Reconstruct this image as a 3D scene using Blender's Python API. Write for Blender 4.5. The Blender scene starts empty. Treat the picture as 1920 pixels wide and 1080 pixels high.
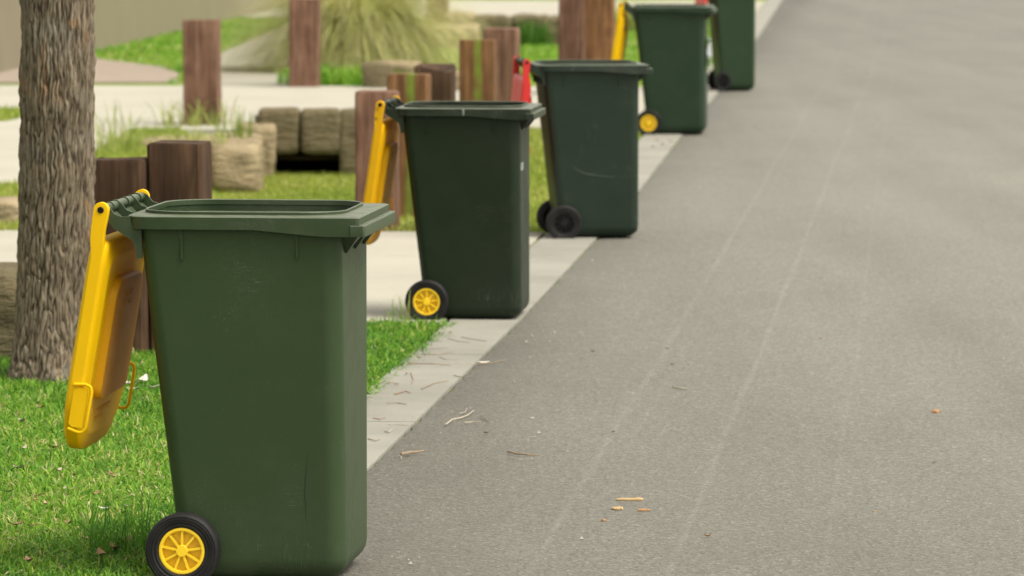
import bpy, bmesh, math, random
import numpy as np
from mathutils import Vector, Matrix, noise
R = math.radians
sc = bpy.context.scene
col = sc.collection
# ---------------------------------------------------------------- camera
FPX = 8280.0; CAM_H = 1.8; HOR = -167.0
PITCH = math.atan((540-HOR)/FPX)
cd = bpy.data.cameras.new('camera'); cam = bpy.data.objects.new('camera', cd); col.objects.link(cam)
cam.location = (0, 0, CAM_H); cam.rotation_euler = (R(90)-PITCH, 0, 0)
cd.sensor_width = 36; cd.lens = 36*FPX/1920; cd.clip_start = .5; cd.clip_end = 2000
cd.dof.use_dof = True; cd.dof.focus_distance = 12.9; cd.dof.aperture_fstop = 6.8; cd.dof.aperture_blades = 9
sc.camera = cam
# ---------------------------------------------------------------- light
w = bpy.data.worlds.new('World'); sc.world = w; w.use_nodes = True
nt = w.node_tree; bg = nt.nodes['Background']
SUN_EL, SUN_AZ = 58, 118      # azimuth clockwise from the view direction
sky = nt.nodes.new('ShaderNodeTexSky'); sky.sky_type = 'NISHITA'; sky.sun_disc = False
sky.sun_elevation = R(SUN_EL); sky.sun_rotation = R(SUN_AZ); sky.dust_density = 4; sky.air_density = 1.0; sky.ozone_density = .6
hs = nt.nodes.new('ShaderNodeHueSaturation'); hs.inputs['Saturation'].default_value = .22
tintn = nt.nodes.new('ShaderNodeMix'); tintn.data_type = 'RGBA'; tintn.blend_type = 'MULTIPLY'; tintn.inputs[0].default_value = 1
tintn.inputs[7].default_value = (1.06, 1.0, .88, 1)
nt.links.new(sky.outputs[0], hs.inputs['Color']); nt.links.new(hs.outputs[0], tintn.inputs[6]); nt.links.new(tintn.outputs[2], bg.inputs['Color'])
bg.inputs['Strength'].default_value = .15
sl = bpy.data.lights.new('sun', 'SUN'); sl.energy = 1.3; sl.angle = R(28); sl.color = (1, .955, .87)
so = bpy.data.objects.new('sun', sl); col.objects.link(so)
sd = Vector((math.sin(R(SUN_AZ))*math.cos(R(SUN_EL)), math.cos(R(SUN_AZ))*math.cos(R(SUN_EL)), math.sin(R(SUN_EL))))
so.rotation_euler = sd.to_track_quat('Z', 'Y').to_euler(); so.location = (6, -4, 12)
sc.view_settings.view_transform = 'Standard'; sc.view_settings.look = 'None'
sc.view_settings.exposure = .85; sc.view_settings.gamma = 1
sc.cycles.max_bounces = 6; sc.cycles.diffuse_bounces = 3; sc.cycles.transparent_max_bounces = 4

# ---------------------------------------------------------------- helpers
def G(px, py, h=0.0):
    u = (px-960)/FPX; v = (540-py)/FPX
    d = Vector((u, math.cos(PITCH)+v*math.sin(PITCH), -math.sin(PITCH)+v*math.cos(PITCH)))
    t = (h-CAM_H)/d.z
    return Vector((d.x*t, d.y*t, h))
EY = [-60, 0, 14.07, 19.5, 24.3, 28.2, 35.3, 43.2, 62.4, 89, 300]
EXv = [-6.8, -1.78, -.462, .058, .482, .815, 1.362, 2.005, 3.47, 5.44, 21.0]
def edge(y): return float(np.interp(y, EY, EXv))
def sstep(a, b, x):
    t = min(1, max(0, (x-a)/(b-a))); return t*t*(3-2*t)
def dip(x, y):
    if y < 24.6 or y > 38.6: return 0.0
    s = sstep(-2.75, -2.2, x)*(1-sstep(-1.05, .15, x))
    return -.37*s*sstep(24.6, 33.5, y)

def link(o, parent=None):
    col.objects.link(o)
    if parent: o.parent = parent
    return o
def tag(o, label=None, cat=None, group=None, kind=None):
    if label: o['label'] = label
    if cat: o['category'] = cat
    if group: o['group'] = group
    if kind: o['kind'] = kind
    return o
def empty(name, loc, rz=0, scale=None):
    o = bpy.data.objects.new(name, None); o.location = loc; o.rotation_euler = (0, 0, rz); o.empty_display_size = .1
    if scale: o.scale = scale
    return link(o)
def mk(name, vs, fs, m, parent=None, ang=35, smooth=True):
    me = bpy.data.meshes.new(name); me.from_pydata([tuple(v) for v in vs], [], fs); me.update()
    bm = bmesh.new(); bm.from_mesh(me); bmesh.ops.recalc_face_normals(bm, faces=bm.faces[:]); bm.to_mesh(me); bm.free()
    if smooth:
        me.polygons.foreach_set('use_smooth', [True]*len(me.polygons)); me.set_sharp_from_angle(angle=R(ang))
    if m: me.materials.append(m)
    return link(bpy.data.objects.new(name, me), parent)
class MB:
    def __init__(s): s.v = []; s.f = []
    def add(s, vs, fs):
        n = len(s.v); s.v += [tuple(v) for v in vs]; s.f += [tuple(i+n for i in f) for f in fs]; return s
    def box(s, a, b):
        (x0, y0, z0), (x1, y1, z1) = a, b
        return s.add([(x0,y0,z0),(x1,y0,z0),(x1,y1,z0),(x0,y1,z0),(x0,y0,z1),(x1,y0,z1),(x1,y1,z1),(x0,y1,z1)],
                     [(0,3,2,1),(4,5,6,7),(0,1,5,4),(1,2,6,5),(2,3,7,6),(3,0,4,7)])
    def loft(s, rings, cap0=True, cap1=True, closed=False):
        n = len(rings[0]); base = len(s.v); k = len(rings)
        for r in rings: s.v += [tuple(p) for p in r]
        for i in range(k if closed else k-1):
            a = base+i*n; b = base+((i+1) % k)*n
            for j in range(n):
                j2 = (j+1) % n; s.f.append((a+j, a+j2, b+j2, b+j))
        if not closed:
            if cap0: s.f.append(tuple(base+j for j in range(n))[::-1])
            if cap1: s.f.append(tuple(base+(k-1)*n+j for j in range(n)))
        return s
    def tube(s, pts, rad, n=10, closed=False):
        pts = [Vector(p) for p in pts]; rings = []; m = len(pts)
        rads = rad if isinstance(rad, (list, tuple)) else [rad]*m
        up = None
        for i, p in enumerate(pts):
            a = pts[(i-1) % m] if closed or i > 0 else p; b = pts[(i+1) % m] if closed or i < m-1 else p
            t = (b-a).normalized()
            if up is None: up = Vector((0, 0, 1)) if abs(t.z) < .9 else Vector((1, 0, 0))
            x = up.cross(t).normalized(); up = t.cross(x).normalized()
            rings.append([p+(x*math.cos(q)+up*math.sin(q))*rads[i] for q in [2*math.pi*j/n for j in range(n)]])
        return s.loft(rings, closed=closed)
    def prism(s, poly, axis, a, b):
        """extrude a 2D polygon; axis 'y': poly is (x,z)"""
        f = (lambda p, t: (p[0], t, p[1])) if axis == 'y' else (lambda p, t: (p[0], p[1], t))
        return s.loft([[f(p, a) for p in poly], [f(p, b) for p in poly]])
    def build(s, name, m, parent=None, ang=35, smooth=True): return mk(name, s.v, s.f, m, parent, ang, smooth)

# ---------------------------------------------------------------- material DSL
class N:
    def __init__(s, name):
        s.m = bpy.data.materials.new(name); s.m.use_nodes = True; s.t = s.m.node_tree; s.b = s.t.nodes['Principled BSDF']
        s.co = s.t.nodes.new('ShaderNodeTexCoord')
    def node(s, t, **kw):
        n = s.t.nodes.new(t)
        for k, v in kw.items(): setattr(n, k, v)
        return n
    def put(s, sock, v):
        if isinstance(v, bpy.types.NodeSocket): s.t.links.new(v, sock)
        elif v is not None:
            if isinstance(v, (tuple, list)) and len(v) == 3 and sock.type == 'RGBA': v = (*v, 1)
            sock.default_value = v
    def obj(s, scale=(1, 1, 1), loc=(0, 0, 0), gen='Object', rot=(0, 0, 0)):
        mp = s.node('ShaderNodeMapping'); s.t.links.new(s.co.outputs[gen], mp.inputs[0])
        mp.inputs['Scale'].default_value = scale; mp.inputs['Location'].default_value = loc; mp.inputs['Rotation'].default_value = rot
        return mp.outputs[0]
    def noise(s, vec, scale, detail=4, rough=.55, dist=0):
        n = s.node('ShaderNodeTexNoise'); s.put(n.inputs['Vector'], vec); n.inputs['Scale'].default_value = scale
        n.inputs['Detail'].default_value = detail; n.inputs['Roughness'].default_value = rough; n.inputs['Distortion'].default_value = dist
        return n.outputs['Fac']
    def vor(s, vec, scale, feature='F1', out='Distance', rnd=1):
        n = s.node('ShaderNodeTexVoronoi', feature=feature); s.put(n.inputs['Vector'], vec); n.inputs['Scale'].default_value = scale
        n.inputs['Randomness'].default_value = rnd
        return n.outputs[out]
    def ramp(s, v, stops, interp='LINEAR'):
        n = s.node('ShaderNodeValToRGB'); s.put(n.inputs[0], v); e = n.color_ramp.elements; n.color_ramp.interpolation = interp
        while len(e) < len(stops): e.new(.5)
        for k, (p, c) in enumerate(stops):
            e[k].position = p; e[k].color = (*c, 1) if isinstance(c, (tuple, list)) else (c, c, c, 1)
        return n.outputs[0]
    def math(s, op, a, b=None, c=None, clamp=False):
        n = s.node('ShaderNodeMath', operation=op); n.use_clamp = clamp
        s.put(n.inputs[0], a); s.put(n.inputs[1], b)
        if c is not None: s.put(n.inputs[2], c)
        return n.outputs[0]
    def mix(s, f, a, b, mode='MIX'):
        n = s.node('ShaderNodeMix', data_type='RGBA', blend_type=mode); s.put(n.inputs[0], f); s.put(n.inputs[6], a); s.put(n.inputs[7], b)
        return n.outputs[2]
    def sep(s, vec):
        n = s.node('ShaderNodeSeparateXYZ'); s.put(n.inputs[0], vec); return n.outputs
    def bump(s, h, strength, dist, normal=None):
        n = s.node('ShaderNodeBump'); s.put(n.inputs['Height'], h); n.inputs['Strength'].default_value = strength; n.inputs['Distance'].default_value = dist
        if normal is not None: s.put(n.inputs['Normal'], normal)
        return n.outputs[0]
    def attr(s, name):
        n = s.node('ShaderNodeAttribute'); n.attribute_name = name; return n
    def out(s, color=None, rough=None, normal=None, spec=None):
        s.put(s.b.inputs['Base Color'], color); s.put(s.b.inputs['Roughness'], rough)
        if normal is not None: s.put(s.b.inputs['Normal'], normal)
        if spec is not None: s.b.inputs['Specular IOR Level'].default_value = spec
        return s.m

def plastic(name, c, dust=(.30, .29, .25), dusty=.25, rough=.40, scuff=.5, seed=0, stain=None, spec=.5, top=0, glow=0):
    n = N(name); v = n.obj(loc=(seed*3.1, seed, seed*1.7))
    d = n.noise(v, 3.2, 6, .62); d2 = n.noise(v, 40, 3, .6)
    dm = n.math('MULTIPLY', n.ramp(d, [(.42, 0), (.75, 1)]), n.ramp(d2, [(.3, .3), (.7, 1)]))
    c1 = n.mix(n.math('MULTIPLY', dm, dusty), c, dust)
    c1 = n.mix(n.math('MULTIPLY', n.noise(v, 1.3, 2), .35), c1, tuple(x*.72 for x in c))
    # thin scuffs running several ways
    s1 = n.noise(n.obj(scale=(1.2, 1.2, 9), loc=(seed, 2, 3), rot=(.5, .4, .2)), 14, 2, .5, .8)
    s2 = n.noise(n.obj(scale=(9, 9, .8), loc=(seed, 5, 3), rot=(.1, -.25, 0)), 9, 2, .5, .6)
    m1 = n.math('MULTIPLY', n.ramp(n.math('ABSOLUTE', n.math('SUBTRACT', s1, .5)), [(0, 1), (.006, 0)]), n.ramp(n.noise(v, 6, 2), [(.58, 0), (.7, 1)]))
    m2 = n.math('MULTIPLY', n.ramp(n.math('ABSOLUTE', n.math('SUBTRACT', s2, .5)), [(0, 1), (.005, 0)]), n.ramp(n.noise(v, 4.5, 2), [(.6, 0), (.7, 1)]))
    sp = n.ramp(n.vor(v, 55), [(.035, 1), (.06, 0)])
    sp = n.math('MULTIPLY', sp, n.ramp(n.noise(v, 9, 2), [(.52, 0), (.6, 1)]))
    sm = n.math('MAXIMUM', n.math('MAXIMUM', m1, m2), sp)
    c2 = n.mix(n.math('MULTIPLY', sm, scuff), c1, tuple(min(.7, x*.6+.22) for x in c))
    if stain:
        st = n.math('MULTIPLY', n.ramp(n.noise(v, 11, 5, .7), [(.62, 0), (.67, 1)]), n.ramp(n.noise(v, 3, 1), [(.48, 0), (.56, 1)]))
        c2 = n.mix(n.math('MULTIPLY', st, .85), c2, stain)
    if top:   # dust settled on surfaces facing up
        up = n.sep(n.co.outputs['Normal'])[2]
        tm = n.math('MULTIPLY', n.ramp(up, [(.55, 0), (.98, 1)]), n.ramp(n.noise(v, 18, 5, .7), [(.3, .35), (.7, 1)]))
        c2 = n.mix(n.math('MULTIPLY', tm, top), c2, (.30, .31, .23))
    r = n.math('ADD', n.math('MULTIPLY', dm, .25), rough)
    nb = n.bump(n.noise(v, 260, 2), .12, .002)
    nb = n.bump(n.noise(v, 7, 2), .12, .01, nb)
    n.out(c2, r, nb, spec)
    if glow:  # thin polyethylene lets some daylight through
        tr = n.node('ShaderNodeBsdfTranslucent'); n.put(tr.inputs[0], c2); mx = n.node('ShaderNodeMixShader'); mx.inputs[0].default_value = glow
        n.t.links.new(n.b.outputs[0], mx.inputs[1]); n.t.links.new(tr.outputs[0], mx.inputs[2]); n.t.links.new(mx.outputs[0], n.t.nodes['Material Output'].inputs[0])
    return n.m

GREENS = [(.033, .058, .023), (.011, .021, .010), (.014, .027, .017), (.019, .040, .022), (.020, .044, .019)]
m_green = [plastic('bin green plastic', g, seed=i, dusty=[.10, .05, .06, .06, .03][i], dust=(.12, .14, .10), spec=.26) for i, g in enumerate(GREENS)]
m_rimg = [plastic('bin rim green plastic', tuple(x*.86 for x in g), seed=i+9, dusty=.16, rough=.36, scuff=.7, spec=.34, top=.42) for i, g in enumerate(GREENS)]
YEL = (.98, .63, .003)
m_worn = plastic('worn green edge', (.10, .125, .085), dust=(.22, .24, .18), dusty=.6, seed=12, scuff=.8, spec=.35)
m_yel = plastic('yellow plastic', YEL, dust=(.62, .30, .03), dusty=.25, seed=4, scuff=.12, rough=.5, spec=.22, glow=.25)
m_yel_in = plastic('dusty yellow plastic', (.92, .50, .010), dust=(.50, .25, .06), dusty=.35, seed=5, scuff=.1, rough=.4, spec=.22, glow=.38)
m_yel_dirty = plastic('marked yellow plastic', (.92, .54, .004), dust=(.35, .18, .06), dusty=.4, seed=8, scuff=.1, stain=(.06, .03, .012), rough=.5, spec=.25, glow=.3)
m_wheelyel = plastic('yellow wheel plastic', (.92, .62, .020), dust=(.35, .22, .10), dusty=.45, seed=6, scuff=.1)
m_disc = plastic('yellow wheel disc', (.92, .62, .015), dust=(.30, .19, .09), dusty=.6, seed=6, scuff=.1, rough=.5)
m_red = plastic('red plastic', (.58, .022, .020), seed=7, dusty=.2, dust=(.35, .03, .03), scuff=.2, stain=(.10, .02, .015))
m_redbright = plastic('bright red plastic', (.62, .035, .02), seed=7, dusty=.1, scuff=.2)
m_black = plastic('black plastic', (.006, .006, .007), seed=3, dusty=.06, scuff=.1, spec=.2)
def rubber():
    n = N('black rubber'); v = n.obj()
    d = n.ramp(n.noise(v, 14, 5, .65), [(.45, 0), (.8, 1)])
    return n.out(n.mix(n.math('MULTIPLY', d, .16), (.009, .009, .010), (.10, .09, .075)), .62, n.bump(n.noise(v, 180, 2), .2, .002), .3)
m_rub = rubber()
def flat(name, c, r=.6):
    n = N(name); v = n.obj()
    return n.out(n.mix(n.noise(v, 30, 3), tuple(x*.75 for x in c), tuple(min(1, x*1.2) for x in c)), r)

# road, concrete, stone, timber, bark
def road_mat():
    n = N('asphalt'); v = n.obj()
    X, Y, Z = n.sep(v)[:3]
    ag = n.vor(v, 95, out='Color'); agv = n.sep(ag)[0]
    c = n.ramp(agv, [(0, (.122, .117, .099)), (.55, (.159, .153, .131)), (.93, (.188, .181, .157)), (1, (.25, .235, .205))])
    g = n.noise(v, 60, 5, .75)
    c = n.mix(.9, c, n.ramp(g, [(.25, (.70, .70, .70)), (.75, (1.25, 1.25, 1.24))]), 'MULTIPLY')
    # patches and long worn bands along the lane
    band = n.noise(n.obj(scale=(1.0, .05, 1), rot=(0, 0, R(4.9))), 1.5, 4, .55)
    c = n.mix(.5, c, n.ramp(band, [(.3, (.84, .83, .82)), (.7, (1.16, 1.16, 1.15))]), 'MULTIPLY')
    pt = n.noise(n.obj(scale=(1, .35, 1)), .9, 5, .6)
    c = n.mix(.45, c, n.ramp(pt, [(.3, (.80, .79, .78)), (.5, (1, 1, 1)), (.7, (1.12, 1.11, 1.09))]), 'MULTIPLY')
    # darker asphalt close to the gutter, paler further out in the lane
    rel = n.math('SUBTRACT', X, n.math('MULTIPLY', Y, .083))
    rel = n.math('ADD', rel, 1.6)
    rel = n.math('ADD', rel, n.math('MULTIPLY', n.math('SUBTRACT', n.noise(v, .8, 3), .5), .5))
    c = n.mix(1, c, n.ramp(n.math('DIVIDE', rel, 4.0), [(0, (.68, .67, .66)), (.06, (.83, .82, .81)), (.13, (.93, .93, .925)), (.35, (1.0, 1.0, 1.0))]), 'MULTIPLY')
    # grazing-angle sheen painted into the colour: asphalt paler further up the street
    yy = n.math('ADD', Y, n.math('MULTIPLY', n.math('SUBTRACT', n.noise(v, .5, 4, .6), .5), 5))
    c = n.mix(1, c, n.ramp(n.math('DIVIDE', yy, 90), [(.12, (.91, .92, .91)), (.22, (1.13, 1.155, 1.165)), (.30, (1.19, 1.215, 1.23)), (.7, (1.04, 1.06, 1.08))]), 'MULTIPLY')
    # faint pale tyre scratches
    wob = n.math('MULTIPLY', n.math('SUBTRACT', n.noise(n.obj(scale=(0, 1, 0)), .12, 1), .5), .10)
    patch = n.ramp(n.noise(v, 3.0, 4, .7), [(.35, .15), (.65, 1)])
    tot = None
    for x0, sl, wd, a in [(-1.06, .0935, .012, .55), (-.70, .0955, .011, .65), (-.97, .093, .006, .25), (-.22, .0905, .008, .3), (-1.42, .092, .006, .22), (.55, .086, .009, .25)]:
        d = n.math('ABSOLUTE', n.math('SUBTRACT', n.math('ADD', X, wob), n.math('ADD', n.math('MULTIPLY', Y, sl), x0)))
        k = n.math('MULTIPLY', n.ramp(n.math('DIVIDE', d, .08), [(0, 1), (wd/.08*1.6, 0)]), a)
        tot = k if tot is None else n.math('MAXIMUM', tot, k)
    c = n.mix(n.math('MULTIPLY', n.math('MULTIPLY', tot, patch), .36), c, (.36, .34, .30))
    # pale and dark flecks
    fl = n.math('MULTIPLY', n.ramp(n.vor(v, 9), [(.03, 1), (.05, 0)]), .6)
    c = n.mix(fl, c, (.34, .32, .28))
    # faint cross cracks / dark dashes
    dk = n.ramp(n.noise(n.obj(scale=(.9, 3.2, 1)), 2.2, 3, .5), [(.68, 0), (.76, 1)])
    c = n.mix(n.math('MULTIPLY', dk, .12), c, (.06, .058, .055))
    h = n.math('ADD', n.math('MULTIPLY', n.vor(v, 95), .6), n.noise(v, 130, 3, .7))
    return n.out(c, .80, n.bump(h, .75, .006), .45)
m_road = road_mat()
def concrete(name, c, var=.2, joint=None):
    n = N(name); v = n.obj()
    a = n.noise(v, 1.1, 6, .62); b = n.noise(v, 70, 4, .7)
    k = n.mix(1, c, n.ramp(a, [(.25, (1-var*1.2,)*3), (.6, (1, 1, 1)), (.8, (1+var*.3,)*3)]), 'MULTIPLY')
    k = n.mix(1, k, n.ramp(b, [(.3, (.9, .9, .89)), (.7, (1.07, 1.07, 1.06))]), 'MULTIPLY')
    st = n.ramp(n.noise(v, 2.3, 5, .7), [(.6, 0), (.75, 1)])
    k = n.mix(n.math('MULTIPLY', st, .3), k, tuple(x*.55 for x in c))
    sp = n.ramp(n.vor(v, 24), [(.04, 1), (.07, 0)])
    k = n.mix(n.math('MULTIPLY', sp, .35), k, (.12, .10, .07))
    return n.out(k, .85, n.bump(b, .3, .003), .3)
m_strip = concrete('grey concrete', (.285, .280, .245), .25)
m_cream = concrete('cream concrete', (.395, .378, .318), .12)
m_greyp = concrete('weathered concrete', (.30, .285, .235), .15)
m_wall = concrete('taupe render', (.212, .188, .128), .08)
def pavers():
    n = N('pink pavers'); v = n.obj(rot=(0, 0, .6))
    br = n.node('ShaderNodeTexBrick'); n.put(br.inputs['Vector'], v); br.inputs['Scale'].default_value = 4.5
    br.inputs['Color1'].default_value = (.27, .21, .165, 1); br.inputs['Color2'].default_value = (.30, .24, .19, 1); br.inputs['Mortar'].default_value = (.25, .2, .17, 1)
    return n.out(n.mix(.35, br.outputs[0], n.ramp(n.noise(v, 3, 5), [(.3, (.22, .18, .145)), (.7, (.34, .285, .235))])), .85)
m_pav = pavers()
def stone_mat(name, a, b, dark):
    n = N(name); v = n.obj()
    k = n.ramp(n.noise(v, 3.2, 6, .65, .6), [(.3, a), (.65, b)])
    k = n.mix(n.ramp(n.noise(n.obj(scale=(1, 1, 3.5)), 5, 5, .7), [(.52, 0), (.68, .75)]), k, dark)
    k = n.mix(n.ramp(n.noise(v, 6.5, 4), [(.6, 0), (.75, .5)]), k, (.10, .11, .045))
    h = n.math('ADD', n.noise(v, 22, 6, .7), n.math('MULTIPLY', n.noise(n.obj(scale=(1, 1, 4)), 8, 4), 1.5))
    return n.out(k, .9, n.bump(h, .8, .03), .2)
m_sand = stone_mat('sandstone', (.21, .16, .09), (.38, .31, .195), (.09, .065, .035))
m_sandd = stone_mat('mossy sandstone', (.12, .10, .058), (.20, .165, .095), (.045, .038, .02))
def timber(name, a, b, moss=0, seed=0, gr=1):
    n = N(name)
    v = n.obj(scale=(1, 1, .07), loc=(seed*2.3, seed, seed))
    vv = n.obj(loc=(seed, seed*3, 0))
    k = n.ramp(n.noise(v, 26, 5, .6, .4), [(.28, tuple(x*.45 for x in a)), (.5, a), (.72, b)])
    k = n.mix(1, k, n.ramp(n.noise(vv, 5, 4), [(.3, (.72, .7, .68)), (.7, (1.15, 1.15, 1.15))]), 'MULTIPLY')
    cr = n.ramp(n.noise(n.obj(scale=(1, 1, .035), loc=(seed, 0, 0)), 17, 3, .5, .3), [(.60, 0), (.66, 1)])
    k = n.mix(n.math('MULTIPLY', cr, .75), k, tuple(x*.2 for x in a))
    kn = n.ramp(n.vor(n.obj(scale=(1, 1, .6), loc=(seed, seed, seed*.7)), 3.2), [(.05, 1), (.16, 0)])
    k = n.mix(n.math('MULTIPLY', kn, .5), k, tuple(x*.35 for x in a))
    if moss:
        x = n.sep(n.co.outputs['Object'])[0]
        mo = n.ramp(n.math('ABSOLUTE', n.math('SUBTRACT', n.math('ADD', x, n.math('MULTIPLY', n.noise(vv, 4, 2), .04)), moss)), [(0, 1), (.016, .9), (.035, 0)])
        mo = n.math('MULTIPLY', mo, n.ramp(n.noise(vv, 9, 3), [(.3, .3), (.6, 1)]))
        k = n.mix(mo, k, (.16, .22, .03))
    return n.out(k, .85, n.bump(n.math('SUBTRACT', n.noise(v, 30, 5), n.math('MULTIPLY', cr, 1.2)), .6, .006), .25)
t_dark = [timber('dark timber', (.062, .034, .019), (.115, .066, .038), seed=i) for i in range(2)]
t_pink = [timber('faded red timber', (.17, .092, .060), (.25, .155, .108), seed=i+5) for i in range(3)]
t_brn = [timber('brown timber', (.17, .085, .036), (.28, .15, .070), moss=mo, seed=i+9) for i, mo in enumerate([.045, .03, 0])]
def bark_mat():
    n = N('stringy bark')
    a = n.attr('bk').outputs['Fac']
    v = n.obj(scale=(1, 1, .13)); vv = n.obj()
    k = n.ramp(n.noise(v, 75, 6, .7, .5), [(.3, (.060, .044, .030)), (.46, (.135, .106, .074)), (.60, (.235, .196, .145)), (.78, (.40, .35, .275))])
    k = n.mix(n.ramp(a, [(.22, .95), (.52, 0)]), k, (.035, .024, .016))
    k = n.mix(n.math('MULTIPLY', n.ramp(n.noise(vv, 4.2, 4, .6), [(.56, 0), (.68, 1)]), n.ramp(n.noise(v, 25, 3), [(.45, 0), (.6, .8)])), k, (.36, .19, .08))
    k = n.mix(n.math('MULTIPLY', n.ramp(n.noise(vv, 2.6, 3), [(.55, 0), (.7, 1)]), .35), k, (.18, .185, .17))
    # knot scar
    z = n.sep(n.co.outputs['Object'])
    return n.out(k, .92, n.bump(n.noise(v, 80, 5, .7), .8, .006), .15)
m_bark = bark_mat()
def blade_mat(name, stops, trans=.35):
    n = N(name); t = n.attr('tint').outputs['Fac']
    k = n.ramp(t, stops); n.out(k, .55, None, .25)
    tr = n.node('ShaderNodeBsdfTranslucent'); n.put(tr.inputs[0], k)
    mx = n.node('ShaderNodeMixShader'); mx.inputs[0].default_value = trans
    n.t.links.new(n.b.outputs[0], mx.inputs[1]); n.t.links.new(tr.outputs[0], mx.inputs[2])
    n.t.links.new(mx.outputs[0], n.t.nodes['Material Output'].inputs[0]); return n.m
m_grass = blade_mat('lawn blades', [(0, (.045, .14, .016)), (.4, (.13, .32, .026)), (.75, (.27, .42, .045)), (.86, (.44, .46, .12)), (1, (.58, .50, .30))])
m_grassy = blade_mat('pale lawn blades', [(0, (.14, .22, .025)), (.4, (.27, .35, .045)), (.75, (.40, .44, .09)), (.9, (.44, .42, .13)), (1, (.48, .40, .2))])
m_tuft = blade_mat('weed blades', [(0, (.10, .19, .03)), (.5, (.22, .32, .05)), (1, (.42, .42, .15))])
m_pamp = blade_mat('dry fountain grass', [(0, (.13, .19, .035)), (.35, (.34, .40, .085)), (.7, (.56, .56, .22)), (1, (.70, .64, .40))], .45)
m_leafg = blade_mat('tree leaves', [(0, (.03, .06, .015)), (1, (.09, .14, .04))])
def soil():
    n = N('lawn soil'); v = n.obj()
    k = n.ramp(n.noise(v, 16, 6, .7), [(.3, (.05, .07, .015)), (.5, (.09, .13, .025)), (.7, (.15, .13, .06))])
    far = n.ramp(n.noise(v, 2.2, 6, .65), [(.35, (.12, .22, .025)), (.65, (.25, .34, .05))])
    y = n.sep(v)[1]
    k = n.mix(n.ramp(n.math('DIVIDE', y, 60), [(.35, 0), (.45, .75)]), k, far)
    return n.out(k, .95, n.bump(n.noise(v, 40, 4), .8, .02), .1)
m_soil = soil()
m_dirt = flat('leaf litter dirt', (.13, .10, .065), .95)
m_dark = flat('damp dark timber', (.06, .04, .025), .9)

# ---------------------------------------------------------------- ground, road, paths
def ground():
    xs = sorted(set([-400, -120, -40, -20, -12, -8, -6, -5]+[round(-4.4+i*.2, 2) for i in range(0, 34)]+[3, 5, 8, 12, 20, 60, 200, 500]))
    ys = sorted(set([-60, -20, 0, 6, 10, 14, 18, 20, 22]+[round(24+i*.25, 2) for i in range(0, 63)]+[42, 45, 50, 56, 64, 75, 90, 120, 200, 500]))
    vs = []; n = len(xs)
    for y in ys:
        for x in xs: vs.append((x, y, dip(x, y)))
    fs = [(j*n+i, j*n+i+1, (j+1)*n+i+1, (j+1)*n+i) for j in range(len(ys)-1) for i in range(n-1)]
    return tag(mk('ground', vs, fs, m_soil, ang=80), kind='structure')
ground()
def slab(name, poly, top, th, m, bev=0):
    o = MB().prism(poly, 'z', top-th, top).build(name, m, smooth=False); return tag(o, kind='structure')
ys = [-60, 0, 8]+[10+i*2.0 for i in range(26)]+[66, 72, 80, 89, 110, 150, 200, 300]
# road: one sheet, ragged along the concrete
rj = random.Random(5)
left = []
y = -60.0
while y < 300:
    left.append((edge(y)+(rj.uniform(-.007, .007) if 9 < y < 40 else 0), y)); y += .09 if 9 < y < 30 else (.5 if 0 < y < 60 else 10)
rv = []; rf = []
for i, (x, yy) in enumerate(left):
    rv += [(x, yy, .006), (x+1.2, yy, .010), (x+9, yy, .010)]
    if i: b = 3*i; rf += [(b-3, b-2, b+1, b), (b-2, b-1, b+2, b+1)]
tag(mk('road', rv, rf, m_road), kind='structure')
# concrete edge strip in separate poured lengths (one band, joints cut)
mb = MB(); y = 6.0
js = [6.0]
rj = random.Random(2)
while js[-1] < 110: js.append(js[-1]+(2.35 if js[-1] < 40 else 6))
for a, b in zip(js[:-1], js[1:]):
    k = 4; yy = [a+.006+(b-a-.012)*i/k for i in range(k+1)]
    poly = [(edge(t)-.006, t) for t in yy]+[(edge(t)-.305, t+.02) for t in yy[::-1]]
    mb.prism(poly, 'z', -.12, .014)
tag(mb.build('edge_strip', m_strip, smooth=False), kind='structure')
def gap(y): return edge(y)-.325
D1a, D1b = 19.05, 24.55
slab('driveway', [(gap(D1a), D1a), (gap(21.7), 21.7)]+[(gap(D1b), D1b), (-14, D1b+1.0), (-14, D1a+1.2)], .016, .15, m_cream)
slab('driveway', [(gap(36.2), 36.2), (gap(45), 45), (-14, 45.8), (-14, 41.0), (-4.15, 40.2), (-4.3, 37.6), (-14, 37.6), (-14, 29.2), (-3.25, 29.0), (-3.02, 36.2)], .016, .15, m_cream)
slab('footpath', [tuple(G(a_, b_)[:2]) for a_, b_ in ((342, 163), (545, 166), (640, 120), (640, 40), (560, 40), (480, 72), (418, 100), (352, 130))], .018, .1, m_greyp)
slab('footpath', [(-14, 45.9)]+[tuple(G(a_, b_)[:2]) for a_, b_ in ((335, 157), (335, 140), (300, 128), (185, 113), (0, 108), (-100, 106))], .020, .1, m_pav)
slab('driveway', [(gap(74), 74), (gap(88), 88), (-9, 89.5), (-9, 75)], .016, .1, m_cream)
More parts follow.
